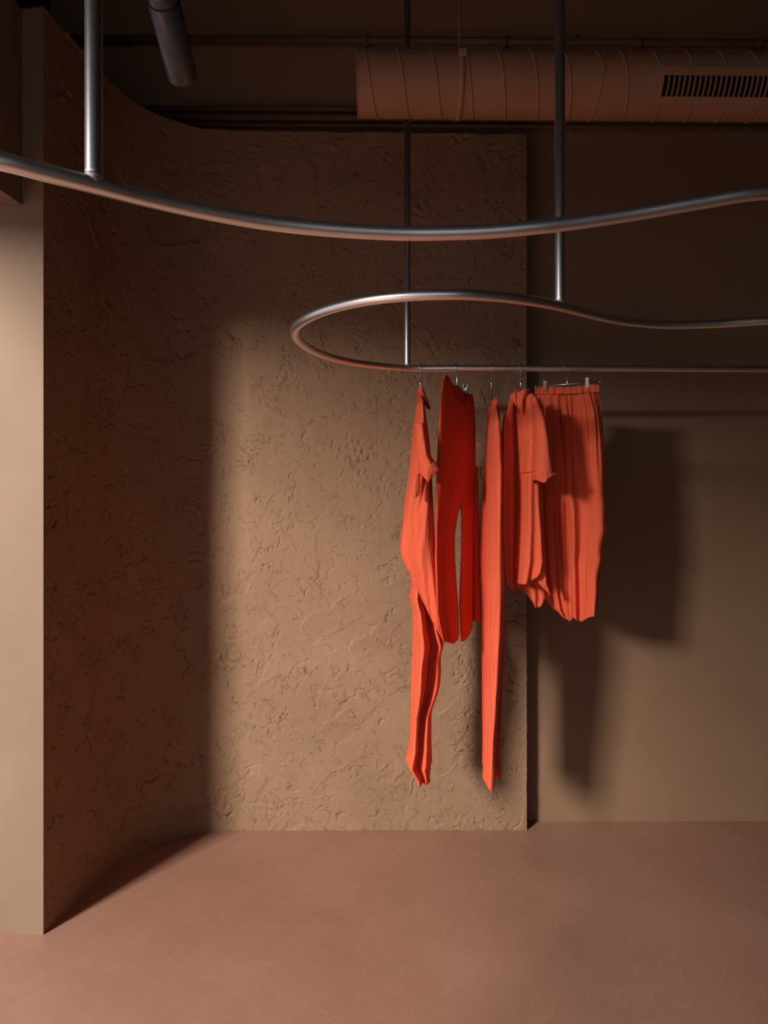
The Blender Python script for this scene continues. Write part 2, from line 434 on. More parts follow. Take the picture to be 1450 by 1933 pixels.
o = prism('wall_left_upper', [p0 + FD * 1.2, p0 + hd, p0 + hd + FN * 0.12, p0 + FD * 1.2 + FN * 0.12], 2.506, ZC, M['dark_wall'])
props(o, 'dark upper part of the facade wall above the header', 'wall', kind='structure')
p1 = J0 + hd
o = prism('wall_left_pier', [p1, p1 - FD * 1.15, p1 - FD * 1.15 + FN * 0.42, p1 + FN * 0.42], 0, ZC, M['dark_wall'])
props(o, 'brown facade pier behind the viewer', 'wall', kind='structure')

W1 = props(prism('window_1', [J0 + FN * 0.16 - FD * 0.004, J0 + FN * 0.16 + hd, J0 + FN * 0.42 + hd, J0 + FN * 0.42 - FD * 0.004], 0, 0.06, M['black']),
           'low dark sill of the shop window at the left edge', 'window', kind='structure')
for t in (3.2,):
    q = J0 + FN * 0.30 - FD * t
    prism('window_mullion', [q, q - FD * 0.06, q - FD * 0.06 + FN * 0.06, q + FN * 0.06], 0.06, 2.506, M['black'], W1)

# ------------------------------------------------------------------ rails
RT = 0.01245                                          # tube radius
def rail_path(pts):
    """(u, v, H): pixel of the tube's axis and its height over the camera -> world"""
    out = []
    for u, v, H in pts:
        Y = F * H / (CY - v); out.append(Vector(((u - CX) / F * Y, Y, CH + H)))
    return out

near = rail_path([(0, 304, .474), (90, 327, .474), (177, 349, .475), (290, 378, .477), (400, 402, .478), (520, 422, .479), (640, 434, .480),
                  (760, 440, .482), (830, 440, .484), (920, 437, .488), (1010, 429, .496), (1100, 418, .508),
                  (1200, 403, .522), (1320, 382, .538), (1450, 363, .552)])
# go on outside the frame: left it bends back beside the viewer, right it runs on towards the side wall
a = near[0]; near = [a + Vector((-0.62, -0.62, 0)), a + Vector((-0.50, -0.28, 0)), a + Vector((-0.22, -0.10, 0))] + near
b = near[-1]; near = near + [b + Vector((0.30, 0.045, .004)), b + Vector((0.75, 0.02, .006)), b + Vector((1.25, -0.12, .006))]
R1 = thing('clothes_rail', 'nearest brushed steel hanging rail sweeping across the whole frame, nothing hung on it', 'clothes rail', (0.0, 1.17, CH))
tube('rail_tube', catmull(near, 14), RT, M['steel'], R1, 24)
def post(parent, u, v, H):
    Y = F * H / (CY - v); x = (u - CX) / F * Y
    tube('drop_post', [(x, Y, CH + H), (x, Y, CH + H + 0.02), (x, Y, ZC)], RT, M['steel'], parent, 24)
    tube('weld_ring', [(x, Y, CH + H + RT * 0.86), (x, Y, CH + H + RT * 1.16)], [RT * 1.14, RT * 1.02], M['steel'], parent, 24)
    tube('ceiling_flange', [(x, Y, ZC - 0.008), (x, Y, ZC)], 0.04, M['steel'], parent, 24)
post(R1, 177, 349, .475)

HF = .548; YF = 2.60
loop = rail_path([(1450, 605, .546), (1350, 611, .542), (1250, 612.5, .535), (1165, 604, .527), (1105, 590, .520), (1057, 578, .515), (1000, 567, .509),
                  (930, 559, .504), (860, 556, .501), (780, 558, .501), (700, 566, .502), (630, 581, .504),
                  (580, 601, .508), (557, 622, .514), (566, 645, .522), (605, 668, .531), (660, 683, .539), (720, 691, .545)])
far0 = P(775, CY - F * HF / YF, YF)
loop += [Vector((x, YF + (x - far0.x) * 0.012, CH + HF)) for x in (far0.x, far0.x + 0.2, far0.x + 0.6, far0.x + 1.2, 2.2, 3.0)]
a = loop[0]; loop = [a + Vector((1.3, 0.10, .004)), a + Vector((0.7, -0.06, .004)), a + Vector((0.3, -0.045, .002))] + loop
R2 = thing('clothes_rail', 'looped brushed steel hanging rail that carries the orange clothes', 'clothes rail', (0.3, 2.2, CH))
tube('rail_tube', catmull(loop, 14), RT, M['steel'], R2, 24)
post(R2, 1057, 578, .515)
post(R2, 769, CY - F * HF / YF, HF)
def railY(x): return YF + (x - far0.x) * 0.012

# ------------------------------------------------------------------ ventilation duct
DY, DR = 2.20, 0.0975
dz = P(0, 158.5, DY).z
dx0 = P(676, 0, DY).x
def dY(x): return DY + (x - dx0) * 0.016
D = thing('ventilation_duct', 'brown painted spiral ventilation duct hanging below the ceiling', 'duct', (dx0 + 1.2, DY, dz))
xs = [dx0 + i * 0.1 for i in range(30)]
V, Fc = tube_geo([(x, dY(x), dz) for x in xs], DR, 64, cap=False)
obj('duct_body', V, Fc, M['duct'], D)
V, Fc = tube_geo([(dx0 + 0.012, DY, dz), (dx0 + 0.013, DY, dz)], DR - 0.003, 48)
obj('duct_end', V, Fc, M['duct_shade'], D, smooth=False)  # black disc paints the shade in the duct's open end
ring = [(dx0, DY + math.cos(t) * DR, dz + math.sin(t) * DR) for t in np.linspace(0, 2 * math.pi, 64, endpoint=False)]
tube('end_rim', ring, 0.0022, M['duct'], D, 6, closed=True)
def helix(name, x0, x1, pitch, r, hand=1, ph=0.0):
    pts = []; n = max(int((x1 - x0) / pitch * 56), 20)
    for i in range(n + 1):
        x = x0 + (x1 - x0) * i / n
        t = hand * 2 * math.pi * (x - x0) / pitch + ph
        pts.append((x, dY(x) - math.cos(t) * DR, dz + math.sin(t) * DR))
    tube(name, pts, r, M['duct'], D, 6)
pitch = 61.0 / F * DY
xj = P(1125, 0, DY).x
helix('spiral_seam', dx0 + 0.004, xj - 0.002, pitch, 0.0033, -1, math.pi * 0.55)
helix('spiral_seam', xj + 0.012, xs[-1], pitch, 0.0033, -1, math.pi * 1.1)
# slip joint with rivets
rj = [(xj + 0.010 * math.sin(t), dY(xj) - math.cos(t) * DR, dz + math.sin(t) * DR) for t in np.linspace(0, 2 * math.pi, 64, endpoint=False)]
tube('joint_seam', rj, 0.0034, M['duct'], D, 6, closed=True)
def ball(name, c, r, mat, parent):
    V, Fc = tube_geo([Vector(c) + Vector((0, -r * math.sin(a), 0)) for a in (0, .5, 1.0, 1.4)], [r * math.cos(a) for a in (0, .5, 1.0, 1.4)], 10)
    return obj(name, V, Fc, mat, parent)
for du, tv in ((-6, -.26), (5, -.28), (-12, -1.50), (-1, -1.50)):
    x = xj + du / F * DY
    ball('rivet', (x, dY(x) - math.cos(tv) * DR, dz + math.sin(tv) * DR), 0.0040, M['duct'], D)
# strap and rod
xh = P(867, 0, DY).x
V, Fc = [], []
nn = 64
for i in range(nn):
    t = 2 * math.pi * i / nn
    for dxx, rr in ((-0.0085, DR), (-0.0075, DR + 0.004), (0.0075, DR + 0.004), (0.0085, DR)):
        V.append((xh + dxx, dY(xh) - math.cos(t) * rr, dz + math.sin(t) * rr))
for i in range(nn):
    j = (i + 1) % nn
    for k in range(3): Fc.append((i * 4 + k, i * 4 + k + 1, j * 4 + k + 1, j * 4 + k))
st = obj('hanging_strap', V, Fc, M['duct'], D)
bx('strap_clamp', (xh - 0.012, dY(xh) - DR * 0.94 - 0.013, dz + DR * 0.30), (xh + 0.014, dY(xh) - DR * 0.90, dz + DR * 0.30 + 0.020), M['duct'], D, 0.002)
xr = P(862, 0, DY).x
tube('hanging_rod', [(xr, dY(xr) - DR * 0.94 - 0.005, dz + DR * 0.40), (xr, dY(xr) - DR * 0.94 - 0.005, ZC)], 0.0034, M['pipe'], D, 8)
# air grille on the side of the duct
TC = math.radians(-30)                               # the grille looks down into the room
gn = Vector((0, -math.cos(TC), math.sin(TC))); gt = Vector((0, math.sin(TC), math.cos(TC)))
gYs = DY - DR * math.cos(TC)
gx0 = P(1243, 0, gYs).x; gx1 = gx0 + 0.80; sx0 = gx0 + 11 / F * gYs; sx1 = gx1 - 0.02
a1, a2 = math.asin(15.5 / F * DY / DR), math.asin(28.5 / F * DY / DR)
def gp(x, a, r): return Vector((x, dY(x), dz)) + (gn * math.cos(a) + gt * math.sin(a)) * r
def arc_plate(name, x0, x1, b0_, b1_, r0, r1, mat, parent, n=8):
    V, Fc = [], []
    for k in range(n + 1):
        a = b0_ + (b1_ - b0_) * k / n
        V += [gp(x0, a, r0), gp(x0, a, r1), gp(x1, a, r1), gp(x1, a, r0)]
    for k in range(n):
        for q in range(4):
            q2 = (q + 1) % 4; Fc.append((k * 4 + q, k * 4 + q2, k * 4 + 4 + q2, k * 4 + 4 + q))
    Fc += [(0, 1, 2, 3), (n * 4 + 3, n * 4 + 2, n * 4 + 1, n * 4)]
    return obj(name, V, Fc, mat, parent, smooth=False)
G = arc_plate('air_grille', gx0 + 0.004, gx1 - 0.004, -a1 * 1.15, a1 * 1.15, DR - 0.002, DR + 0.0045, M['duct_shade'], D)  # black backing sheet paints the shade between the grille bars
arc_plate('grille_frame_rail', gx0, gx1, a1, a2, DR - 0.003, DR + 0.009, M['duct'], G)
arc_plate('grille_frame_rail', gx0, gx1, -a2, -a1, DR - 0.003, DR + 0.009, M['duct'], G)
arc_plate('grille_frame_stile', gx0, sx0, -a1, a1, DR - 0.003, DR + 0.009, M['duct'], G)
arc_plate('grille_frame_stile', sx1, gx1, -a1, a1, DR - 0.003, DR + 0.009, M['duct'], G)
first = None; gstep = 9.95 / F * gYs; nb = int((sx1 - sx0) / gstep)
for i in range(1, nb):
    x = sx0 + i * gstep
    if first is None:
        x_first = x
        first = arc_plate('grille_bar', x - 0.0020, x + 0.0020, -a1, a1, DR + 0.004, DR + 0.0085, M['duct'], G, 4)
    else:
        c = first.copy(); COL.objects.link(c); c.location = (x - x_first, dY(x) - dY(x_first), 0)
for ux, sg in ((1290, 1), (1284, -1)):
    x = P(ux, 0, gYs).x
    ball('grille_screw', gp(x, sg * (a1 + a2) / 2, DR + 0.008), 0.0042, M['duct'], G)

# ------------------------------------------------------------------ pipes high on the back wall
def pipe(v, r, label, x0=-1.6, clips=(), Y=YB - 0.05, slope=0.0):
    z = P(0, v, Y).z
    T = thing('wall_pipe', label, 'pipe', (1.0, Y, z), 'pipes along the top of the back wall')
    tube('pipe_run', [(x0, Y, z), (4.19, Y, z - slope)], r, M['pipe'], T, 16)
    for u in clips:
        x = P(u, 0, Y).x; zz = z - slope * (x - x0) / (4.19 - x0)
        tube('pipe_coupling', [(x - 0.016, Y, zz), (x + 0.016, Y, zz)], r * 1.25, M['pipe'], T, 16)
        bx('pipe_bracket', (x - 0.006, Y, zz - r * 2.1), (x + 0.006, YB, zz), M['pipe'], T)
    for x in (-1.2, 0.9, 2.6):
        bx('wall_clip', (x - 0.01, Y, z - r), (x + 0.01, YB, z + r), M['pipe'], T)
pipe(72, 0.016, 'thin horizontal pipe above the spiral duct, uppermost of the wall pipes', clips=(688, 952, 1206, 1432), slope=0.04)
pipe(203, 0.012, 'thin dark pipe just above the plaster wall, second of the wall pipes from the top', slope=0.03)
pipe(219, 0.015, 'dark pipe just above the plaster wall, third of the wall pipes from the top', slope=0.03, Y=YB - 0.06)
pipe(234, 0.009, 'thinnest dark pipe along the top of the smooth wall, lowest of the wall pipes', slope=0.03)

# ------------------------------------------------------------------ spotlight
st_, sb_ = P(309, 4, 1.45), P(345.5, 146, 1.60)
S = thing('spotlight', 'black cylindrical ceiling spotlight tilted towards the plaster wall', 'spotlight', st_)
ax = (sb_ - st_).normalized(); SR = 0.0345
prof = [(0.0, SR * 0.93), (0.002, SR), ((sb_ - st_).length - 0.002, SR), ((sb_ - st_).length, SR * 0.97), ((sb_ - st_).length, SR * 0.86), ((sb_ - st_).length - 0.02, SR * 0.80), ((sb_ - st_).length - 0.021, 0.002)]
def lathe(name, prof, o_, ax, mat, parent, n=40):
    r1 = ax.orthogonal().normalized(); r2 = ax.cross(r1)
    V = [o_ + ax * t + (r1 * math.cos(2 * math.pi * k / n) + r2 * math.sin(2 * math.pi * k / n)) * r for t, r in prof for k in range(n)]
    Fc = [(i * n + k, i * n + (k + 1) % n, (i + 1) * n + (k + 1) % n, (i + 1) * n + k) for i in range(len(prof) - 1) for k in range(n)]
    Fc.append(tuple(range(n)))
    return obj(name, V, Fc, mat, parent)
lathe('lamp_housing', prof, st_, ax, M['black'], S)
lathe('rear_cap', [(-0.030, SR * 0.80), (-0.028, SR * 0.9), (-0.003, SR * 0.9), (0.0, SR * 0.86)], st_, ax, M['black'], S)
tube('stem', [st_ - ax * 0.018, st_ - ax * 0.018 + Vector((0, -0.02, 0.07)), st_ - ax * 0.018 + Vector((0, -0.02, 0.14)), Vector((st_.x, st_.y - 0.03, ZC))], 0.011, M['black'], S, 12)

# ------------------------------------------------------------------ hangers
def hook(parent, c, yaw, R=0.0165, zbar=-0.062, wire=0.0026, thick_neck=0.0, flip=1):
    """question-mark hook over the rail: c = axis of the rail; its plane has the heading yaw"""
    w = Vector((math.cos(yaw), math.sin(yaw), 0)) * flip
    pts = []
    for d in range(172, -41, -12):
        a = math.radians(d); pts.append((R * math.cos(a), R * math.sin(a)))
    pts += [(R * 0.45, -R * 1.25), (R * 0.12, -R * 1.7), (0.0, -R * 2.1), (0.0, zbar)]
    W = [c + w * x + Vector((0, 0, z)) for x, z in pts]
    tube('hook', catmull(W, 4), wire, M['chrome'], parent, 8)
    if thick_neck:
        tube('hook_neck', [c + Vector((0, 0, -R * 2.0)), c + Vector((0, 0, zbar))], thick_neck, M['chrome'], parent, 10)

def clip_hanger(label, u, yaw_bar, half, hook_yaw, vbar, clips, flip=1, clip_w=0.0075, bar_mat='chrome', hr=0.0185):
    x = P(u, 0, YF).x; c = Vector((x, railY(x), CH + HF))
    zb = P(0, vbar, YF).z - c.z
    T = thing('clip_hanger', label, 'hanger', c)
    hook(T, c, hook_yaw, hr, zb, 0.0022, 0, flip)
    d = Vector((math.cos(yaw_bar), math.sin(yaw_bar), 0)); nrm = Vector((-d.y, d.x, 0))
    b0 = c + Vector((0, 0, zb))
    tube('bar', [b0 - d * half, b0 + d * half], 0.0021, M[bar_mat], T, 10)
    for sg in (-1, 1):
        tube('bar_end', [b0 + d * sg * (half - 0.002), b0 + d * sg * (half + 0.005)], 0.0032, M['chrome'], T, 10)
    for off in clips:
        p = b0 + d * off
        # two sprung jaws, splayed above the bar and closed on the waistband below
        for sg in (1, -1):
            up = Vector((0, 0, 1)) + nrm * 0.28 * sg; up.normalize()
            box('clip_jaw', p + nrm * 0.0055 * sg + Vector((0, 0, -0.0015)), d * clip_w, nrm * 0.0012 * 1.0, up * 0.020, M['chrome'], T, 0.0006)
        tube('clip_spring', [p - d * clip_w * 0.9, p + d * clip_w * 0.9], 0.0045, M['chrome'], T, 8)
    return b0, d

def shirt_hanger(label, u, yaw_bar, hook_yaw, zbar=-0.085, neck=0.0035, flip=1, half=0.19, drop=0.085):
    x = P(u, 0, YF).x; c = Vector((x, railY(x), CH + HF))
    T = thing('shirt_hanger', label, 'hanger', c)
    hook(T, c, hook_yaw, 0.0165, zbar, 0.0027, neck, flip)
    d = Vector((math.cos(yaw_bar), math.sin(yaw_bar), 0))
    pts = [c + d * t * half + Vector((0, 0, zbar - drop * abs(t) ** 1.3)) for t in (-1, -.8, -.5, -.2, 0, .2, .5, .8, 1)]
    tube('shoulder_bar', catmull(pts, 4), 0.0042, M['chrome'], T, 10)
    return c

# ------------------------------------------------------------------ clothes
def tab(t): 
    a = sorted(t); xs_ = [p[0] for p in a]; ys_ = [p[1] for p in a]
    return lambda q: np.interp(q, xs_, ys_)

def folds(seed, n, kmin, kmax, drift=0.6):
    r = random.Random(seed)
    L = [(r.uniform(kmin, kmax), r.uniform(0, 6.28), r.uniform(-drift, drift), r.uniform(.5, 1.0), r.uniform(0.4, 1.4), r.uniform(0, 6.28)) for _ in range(n)]
    def f(s, v):
        out = 0
        for k, ph, dr, a, m, p2 in L:
            out = out + a * np.sin(2 * math.pi * k * s + ph + dr * (v - 700) / 100.0 + 0.7 * np.sin(m * (v - 700) / 100.0 + p2))
        return out / max(sum(l[3] for l in L), 1e-6)
    return f

def cloth(name, parent, Lt, Rt, top, hem, Yc, depth, mat, fold=None, amp=0.006, amp_t=None, shear=0.0, closed=True,
          hem_back=None, top_back=None, n=72, m=90, wob=0.0, thick=0.0012, bulge=0.0, pw=0.75):
    """garment piece. Lt/Rt: left and right outline (v -> u); top/hem: (s -> v) with s 0..1 across;
    depth: half depth of the closed body (v -> metres) ; X and Z come from one true distance Yc."""
    Lf, Rf, T, H = tab(Lt), tab(Rt), tab(top), tab(hem)
    HB = tab(hem_back) if hem_back else H; TB = tab(top_back) if top_back else T
    Df = tab(depth) if isinstance(depth, list) else (lambda q: depth)
    Af = tab(amp_t) if amp_t else (lambda q: 1.0)
    V = []
    tt = np.linspace(0, 1, m + 1)
    if closed: th = np.linspace(0, 2 * math.pi, n, endpoint=False)
    else: th = np.linspace(math.pi, 0, n) 
    G = np.zeros((m + 1, n, 3))
    for j, a in enumerate(th):
        if closed:
            s = 0.5 - 0.5 * math.cos(a); front = math.sin(a) >= 0; sp = a / (2 * math.pi) * 2.0
            yo = -math.copysign(abs(math.sin(a)) ** pw, math.sin(a))
        else:
            s = j / (n - 1.0); front = True; sp = s; yo = -bulge * math.sin(math.pi * s) * 4
        t0 = (T if front else TB)(s); h0 = (H if front else HB)(s)
        v = t0 + (h0 - t0) * tt
        uL, uR = Lf(v), Rf(v)
        f = fold(sp, v) if fold else 0 * v
        u = uL + (uR - uL) * s + wob * f * (4 * s * (1 - s))
        d = Df(v)
        y = Yc + shear * (s - 0.5) + (yo * d if closed else yo * d) + amp * Af(v) * f * (1.0 if front else -0.5)
        G[:, j, 0] = (u - CX) / F * Yc; G[:, j, 1] = y; G[:, j, 2] = CH - (v - CY) / F * Yc
    V = G.reshape(-1, 3)
    Fc = []
    for i in range(m):
        for j in range(n if closed else n - 1):
            k = (j + 1) % n
            Fc.append((i * n + j, i * n + k, (i + 1) * n + k, (i + 1) * n + j))
    o = obj(name, V.tolist(), Fc, mat, parent)
    md = o.modifiers.new('cloth_thickness', 'SOLIDIFY'); md.thickness = thick; md.offset = 0
    return o

# ---- 1: long high-low shirt dress, seen from the side
c = shirt_hanger('steel hook hanger inside the long shirt dress, leftmost on the rail', 794, math.radians(88), math.radians(80), zbar=-0.083, half=0.10, drop=0.09)
g = thing('shirt_dress', 'long orange shirt dress with collar and a trailing tail hem, leftmost garment on the rail', 'dress', (c.x, YF, 0.46))
Lb = [(735, 789), (745, 788), (760, 787), (780, 784.5), (800, 781), (850, 776), (900, 771), (940, 765), (985, 760), (1034, 755.5), (1054, 759), (1076, 770), (1100, 776), (1140, 790), (1165, 798), (1183, 812), (1201, 828)]
Rb = [(735, 797), (760, 801), (800, 806), (830, 810), (860, 813), (900, 815), (960, 818), (1050, 822), (1120, 824), (1183, 828), (1201, 833)]
f1 = lambda s, v: 1.5 * np.exp(-((s - .52 + (v - 940) / 900.) / .10) ** 2) * np.exp(-((v - 960) / 75.) ** 2) + np.sin(2 * math.pi * (1.25 * s - .05) - (v - 900) / 210.) * .8 + .35 * np.sin(2 * math.pi * 2.9 * s + (v - 700) / 120.) + .25 * np.sin(2 * math.pi * 5 * s + v / 60.) * np.exp(-((v - 905) / 60.) ** 2)
cloth('tail', g, [(1000, 776), (1105, 777), (1125, 772.5), (1152, 779), (1200, 779.6), (1262, 777), (1340, 775), (1402, 773), (1425, 767.5), (1434, 766), (1445, 774), (1456, 783), (1482, 784)],
      [(1000, 812), (1120, 818), (1183, 827), (1205, 835), (1214, 838), (1239, 831.5), (1265, 832.5), (1287, 831), (1305, 827), (1324, 820), (1340, 814), (1386, 813.7), (1425, 815), (1434, 815), (1440, 810.5), (1456, 810.5), (1482, 812)],
      [(0, 1010), (1, 1010)], [(0, 1462), (.5, 1470), (.85, 1466), (1, 1470)], YF + 0.065, [(1000, .06), (1200, .14), (1482, .10)], M['orange'],
      fold=lambda s, v: 1.5 * np.exp(-((s - .53 - .05 * np.sin(v / 60.)) / .12) ** 2) + 0.18 * np.sin(2 * math.pi * 2.7 * s + v / 70.0) - .8 * np.exp(-((s - .30) / .12) ** 2),
      amp=0.055, amp_t=[(1000, .3), (1150, 1), (1482, .8)], m=120, pw=1.2, hem_back=[(0, 1440), (.5, 1450), (1, 1440)])
cloth('body', g, Lb, Rb, [(0, 738), (1, 738)], [(0, 1072), (.1, 1092), (.25, 1130), (.45, 1160), (.65, 1183), (.85, 1196), (1, 1202)], YF - 0.02,
      [(735, .030), (770, .10), (830, .15), (950, .16), (1100, .13), (1200, .09)], M['orange'], fold=f1, amp=0.034,
      amp_t=[(735, .05), (800, .35), (950, .9), (1200, 1.1)], m=120, pw=1.35, hem_back=[(0, 1072), (.5, 1120), (1, 1150)])
# collar: stand and the folded point on the right
cloth('collar', g, [(733, 789), (745, 787), (763, 786.5)], [(733, 798), (745, 803), (757, 808), (768, 812), (772, 812)], [(0, 736), (.5, 734), (1, 736)], [(0, 763), (.35, 752), (.6, 752), (.85, 768), (1, 772)],
      YF - 0.045, [(733, .040), (772, .055)], M['orange'], fold=folds(5, 2, 1, 2), amp=0.004, m=24)
# near sleeve with a turned-up cuff
cloth('sleeve', g, [(790, 786), (830, 785), (860, 787), (880, 791), (895, 794)], [(790, 800), (830, 808), (862, 814), (872, 822), (890, 829), (895, 829)],
      [(0, 800), (1, 800)], [(0, 896), (.5, 890), (1, 878)], YF - 0.20, [(790, .020), (850, .045), (896, .050)], M['orange'], fold=folds(8, 3, 1, 3), amp=0.006, amp_t=[(790, .1), (890, 1)], m=40, pw=1.4)
cloth('cuff', g, [(868, 797), (885, 793), (895, 792), (915, 806)], [(868, 820), (887, 831.5), (900, 822), (916, 808)], [(0, 893), (.5, 880), (1, 869)], [(0, 897), (.45, 915), (.7, 905), (1, 888)],
      YF - 0.225, .034, M['orange'], pw=1.2, fold=folds(9, 2, 1, 2), amp=0.003, m=20)
cloth('armhole_flap', g, [(893, 786), (905, 780), (920, 777), (933, 778), (940, 782)], [(893, 792), (905, 793), (920, 793), (933, 791), (940, 786)], [(0, 896), (1, 893)], [(0, 938), (.5, 941), (1, 936)],
      YF - 0.225, .012, M['orange'], fold=folds(3, 2, .5, 1), amp=0.002, m=24)

# ---- 2: trousers on a clip hanger, turned
b0, d = clip_hanger('clip hanger set at an angle, holding the trousers coloured as shaded orange', 863, math.atan2(.20, .115), 0.100, math.radians(62), 728, (-0.088, 0.088), flip=-1)
g = thing('trousers', 'wide orange trousers, coloured darker for shade, hanging at an angle, second garment from the left', 'trousers', (b0.x, YF, 1.0))
fp = folds(21, 5, 1.0, 3.2, .12)
SH2 = 0.21
W2t = [(0, 724), (.12, 721), (.2, 727), (.35, 744), (.55, 761), (.62, 760), (.75, 743), (1, 740)]
cloth('trouser_leg', g, [(718, 834), (745, 830), (780, 827), (830, 824), (900, 821), (965, 820.2), (1050, 818), (1150, 821), (1195, 830), (1212, 838)],
      [(718, 880), (760, 884), (850, 888), (920, 884), (965, 871), (975, 868.5), (985, 867), (1010, 863.5), (1040, 863), (1100, 866), (1140, 869), (1212, 872.5)],
      [(0, 724), (.2, 721), (.3, 727), (.55, 745), (.8, 761), (1, 755)], [(0, 1201), (.25, 1208), (.5, 1212), (.8, 1209), (1, 1205)], YF - 0.060, [(718, .014), (800, .026), (1210, .032)], M['orange_shaded'],
      fold=lambda s, v: np.sin(2 * math.pi * (1.55 * s + .1) + v / 300.) + .4 * np.sin(2 * math.pi * 3.4 * s + v / 160.), amp=0.009, amp_t=[(718, .2), (820, .6), (1200, 1.15)], shear=0.165, top_back=[(0, 722), (.4, 724), (1, 733)], m=130)
cloth('trouser_leg', g, [(718, 856), (760, 860), (850, 864), (920, 864), (965, 866), (975, 867.5), (1010, 867.5), (1040, 867), (1140, 863), (1206, 867)],
      [(718, 893), (740, 897), (760, 900), (800, 902), (900, 902), (1000, 899), (1100, 897.5), (1172, 897), (1188, 896), (1206, 892)],
      [(0, 748), (.3, 762), (.42, 759), (.65, 743), (1, 740)], [(0, 1205), (.4, 1203), (.75, 1198), (1, 1186)], YF + 0.060, [(718, .014), (800, .026), (1210, .030)], M['orange_shaded'],
      fold=folds(23, 3, .8, 2.2, .1), amp=0.010, amp_t=[(718, .2), (965, .6), (1200, 1.0)], shear=0.14, top_back=[(0, 733), (1, 740)], m=130)
cloth('waistband', g, [(716, 834), (748, 829.5)], [(716, 893), (764, 899.5)], [(0, 723), (.12, 720), (.2, 726), (.35, 743), (.55, 760), (.62, 759), (.75, 742), (1, 739)],
      [(0, 745), (.12, 746), (.35, 757), (.55, 768), (.62, 768), (.75, 757), (1, 756)], YF - 0.004, .024, M['orange_shaded'], fold=fp, amp=0.003, shear=0.27, top_back=[(0, 721), (.2, 723), (1, 739)], hem_back=[(0, 740), (1, 756)], m=14)
cloth('side_pleat', g, [(860, 893), (1172, 893)], [(860, 903), (990, 904), (1060, 905.5), (1122, 907.7), (1172, 908.5)], [(0, 880), (1, 880)], [(0, 1172), (1, 1171)], YF + 0.130, [(860, .004), (960, .018)], M['orange_shaded'], fold=folds(24, 2, .5, 1.5), amp=0.004)

# ---- 3: long sleeveless dress, edge on
c = shirt_hanger('steel hook hanger with a dark shoulder bar inside the long sleeveless dress', 928, math.radians(82), math.radians(84), zbar=-0.080, half=0.07, drop=0.06)
g = thing('sleeveless_dress', 'long narrow sleeveless orange dress hanging edge on, third garment from the left', 'dress', (c.x, YF, 0.46))
cloth('back_panel', g, [(765, 923), (780, 920.5), (870, 916), (940, 911.5), (1000, 909), (1060, 907.7), (1165, 911), (1200, 910), (1400, 911.5), (1445, 910.7)], [(765, 936), (900, 940), (1445, 934)],
      [(0, 768), (1, 756)], [(0, 1443), (1, 1446)], YF + 0.09, [(765, .015), (900, .04), (1445, .03)], M['orange_shaded'], fold=folds(31, 3, .6, 1.8, .15), amp=0.008, m=110)
cloth('body', g, [(750, 931), (770, 927), (800, 924), (850, 922), (900, 921), (940, 919.5), (1060, 917), (1170, 915), (1340, 915), (1440, 914), (1470, 911), (1484, 914)],
      [(750, 936), (765, 939), (780, 942), (830, 945), (900, 946), (990, 946.5), (1050, 949), (1120, 951.5), (1165, 952), (1200, 950), (1260, 946), (1330, 941), (1400, 936), (1470, 933.5), (1484, 931)],
      [(0, 754), (.25, 752), (.4, 772), (.6, 800), (.8, 845), (1, 882)], [(0, 1469), (.4, 1478), (.75, 1485), (1, 1470)], YF - 0.05, [(750, .03), (800, .08), (900, .12), (1200, .10), (1484, .06)], M['orange'],
      pw=1.2, fold=lambda s, v: np.sin(2 * math.pi * (1.0 * s + .30)) + .25 * np.sin(2 * math.pi * 2.6 * s + v / 120.0), amp=0.018, amp_t=[(750, .2), (900, .6), (1484, 1)], m=130, top_back=[(0, 754), (.3, 754), (1, 790)])
cloth('strap', g, [(750, 934), (775, 936), (830, 938), (900, 940)], [(750, 939), (775, 942.5), (830, 945), (900, 946)], [(0, 752), (1, 756)], [(0, 890), (1, 900)], YF + 0.03, .02, M['orange'], fold=folds(33, 3, 1, 3, .1), amp=0.006, m=40)
cloth('side_frill', g, [(880, 943.5), (1000, 944), (1120, 947), (1200, 944.5), (1260, 942), (1330, 938), (1400, 933), (1470, 930)],
      [(880, 946), (990, 947.5), (1050, 949.5), (1120, 952.5), (1165, 954), (1200, 952.5), (1260, 949.8), (1330, 946.4), (1400, 944), (1472, 945.6)], [(0, 900), (1, 890)], [(0, 1468), (1, 1470)],
      YF - 0.01, .012, M['orange_shaded'], fold=lambda s, v: np.sin(v / 9.0 + 3 * s) * .4 + np.sin(v / 23.0 + 2 * s), amp=0.006, amp_t=[(880, 0), (1150, .3), (1220, 1.0), (1400, 1)], wob=1.6, m=150, n=32)

# ---- 4: short-sleeved shirt, three-quarter view
c = shirt_hanger('steel hook hanger inside the short-sleeved shirt', 984, math.radians(64), math.radians(66), zbar=-0.083, half=0.07, drop=0.05)
g = thing('short_sleeve_shirt', 'short-sleeved orange shirt with collar and chest pocket, beside the elastic-waist trousers', 'shirt', (c.x, YF, 1.05))
F4 = YF - 0.035
cloth('back_panel', g, [(745, 965), (765, 959), (789, 950), (809, 948), (1000, 948), (1090, 956), (1115, 977), (1146, 984)], [(745, 1004), (760, 1012), (800, 1018), (900, 1024), (1000, 1028), (1077, 1032), (1126, 1037.5), (1146, 1030)],
      [(0, 752), (.4, 740), (.8, 742), (1, 758)], [(0, 1105), (.25, 1122), (.42, 1136), (.5, 1146), (.72, 1144), (.85, 1132), (1, 1125)], F4 + 0.045, .012, M['orange'], closed=False, bulge=0.6,
      fold=folds(41, 4, 1.5, 3.5, .2), amp=0.012, amp_t=[(745, .1), (950, .6), (1140, 1.2)], n=60)
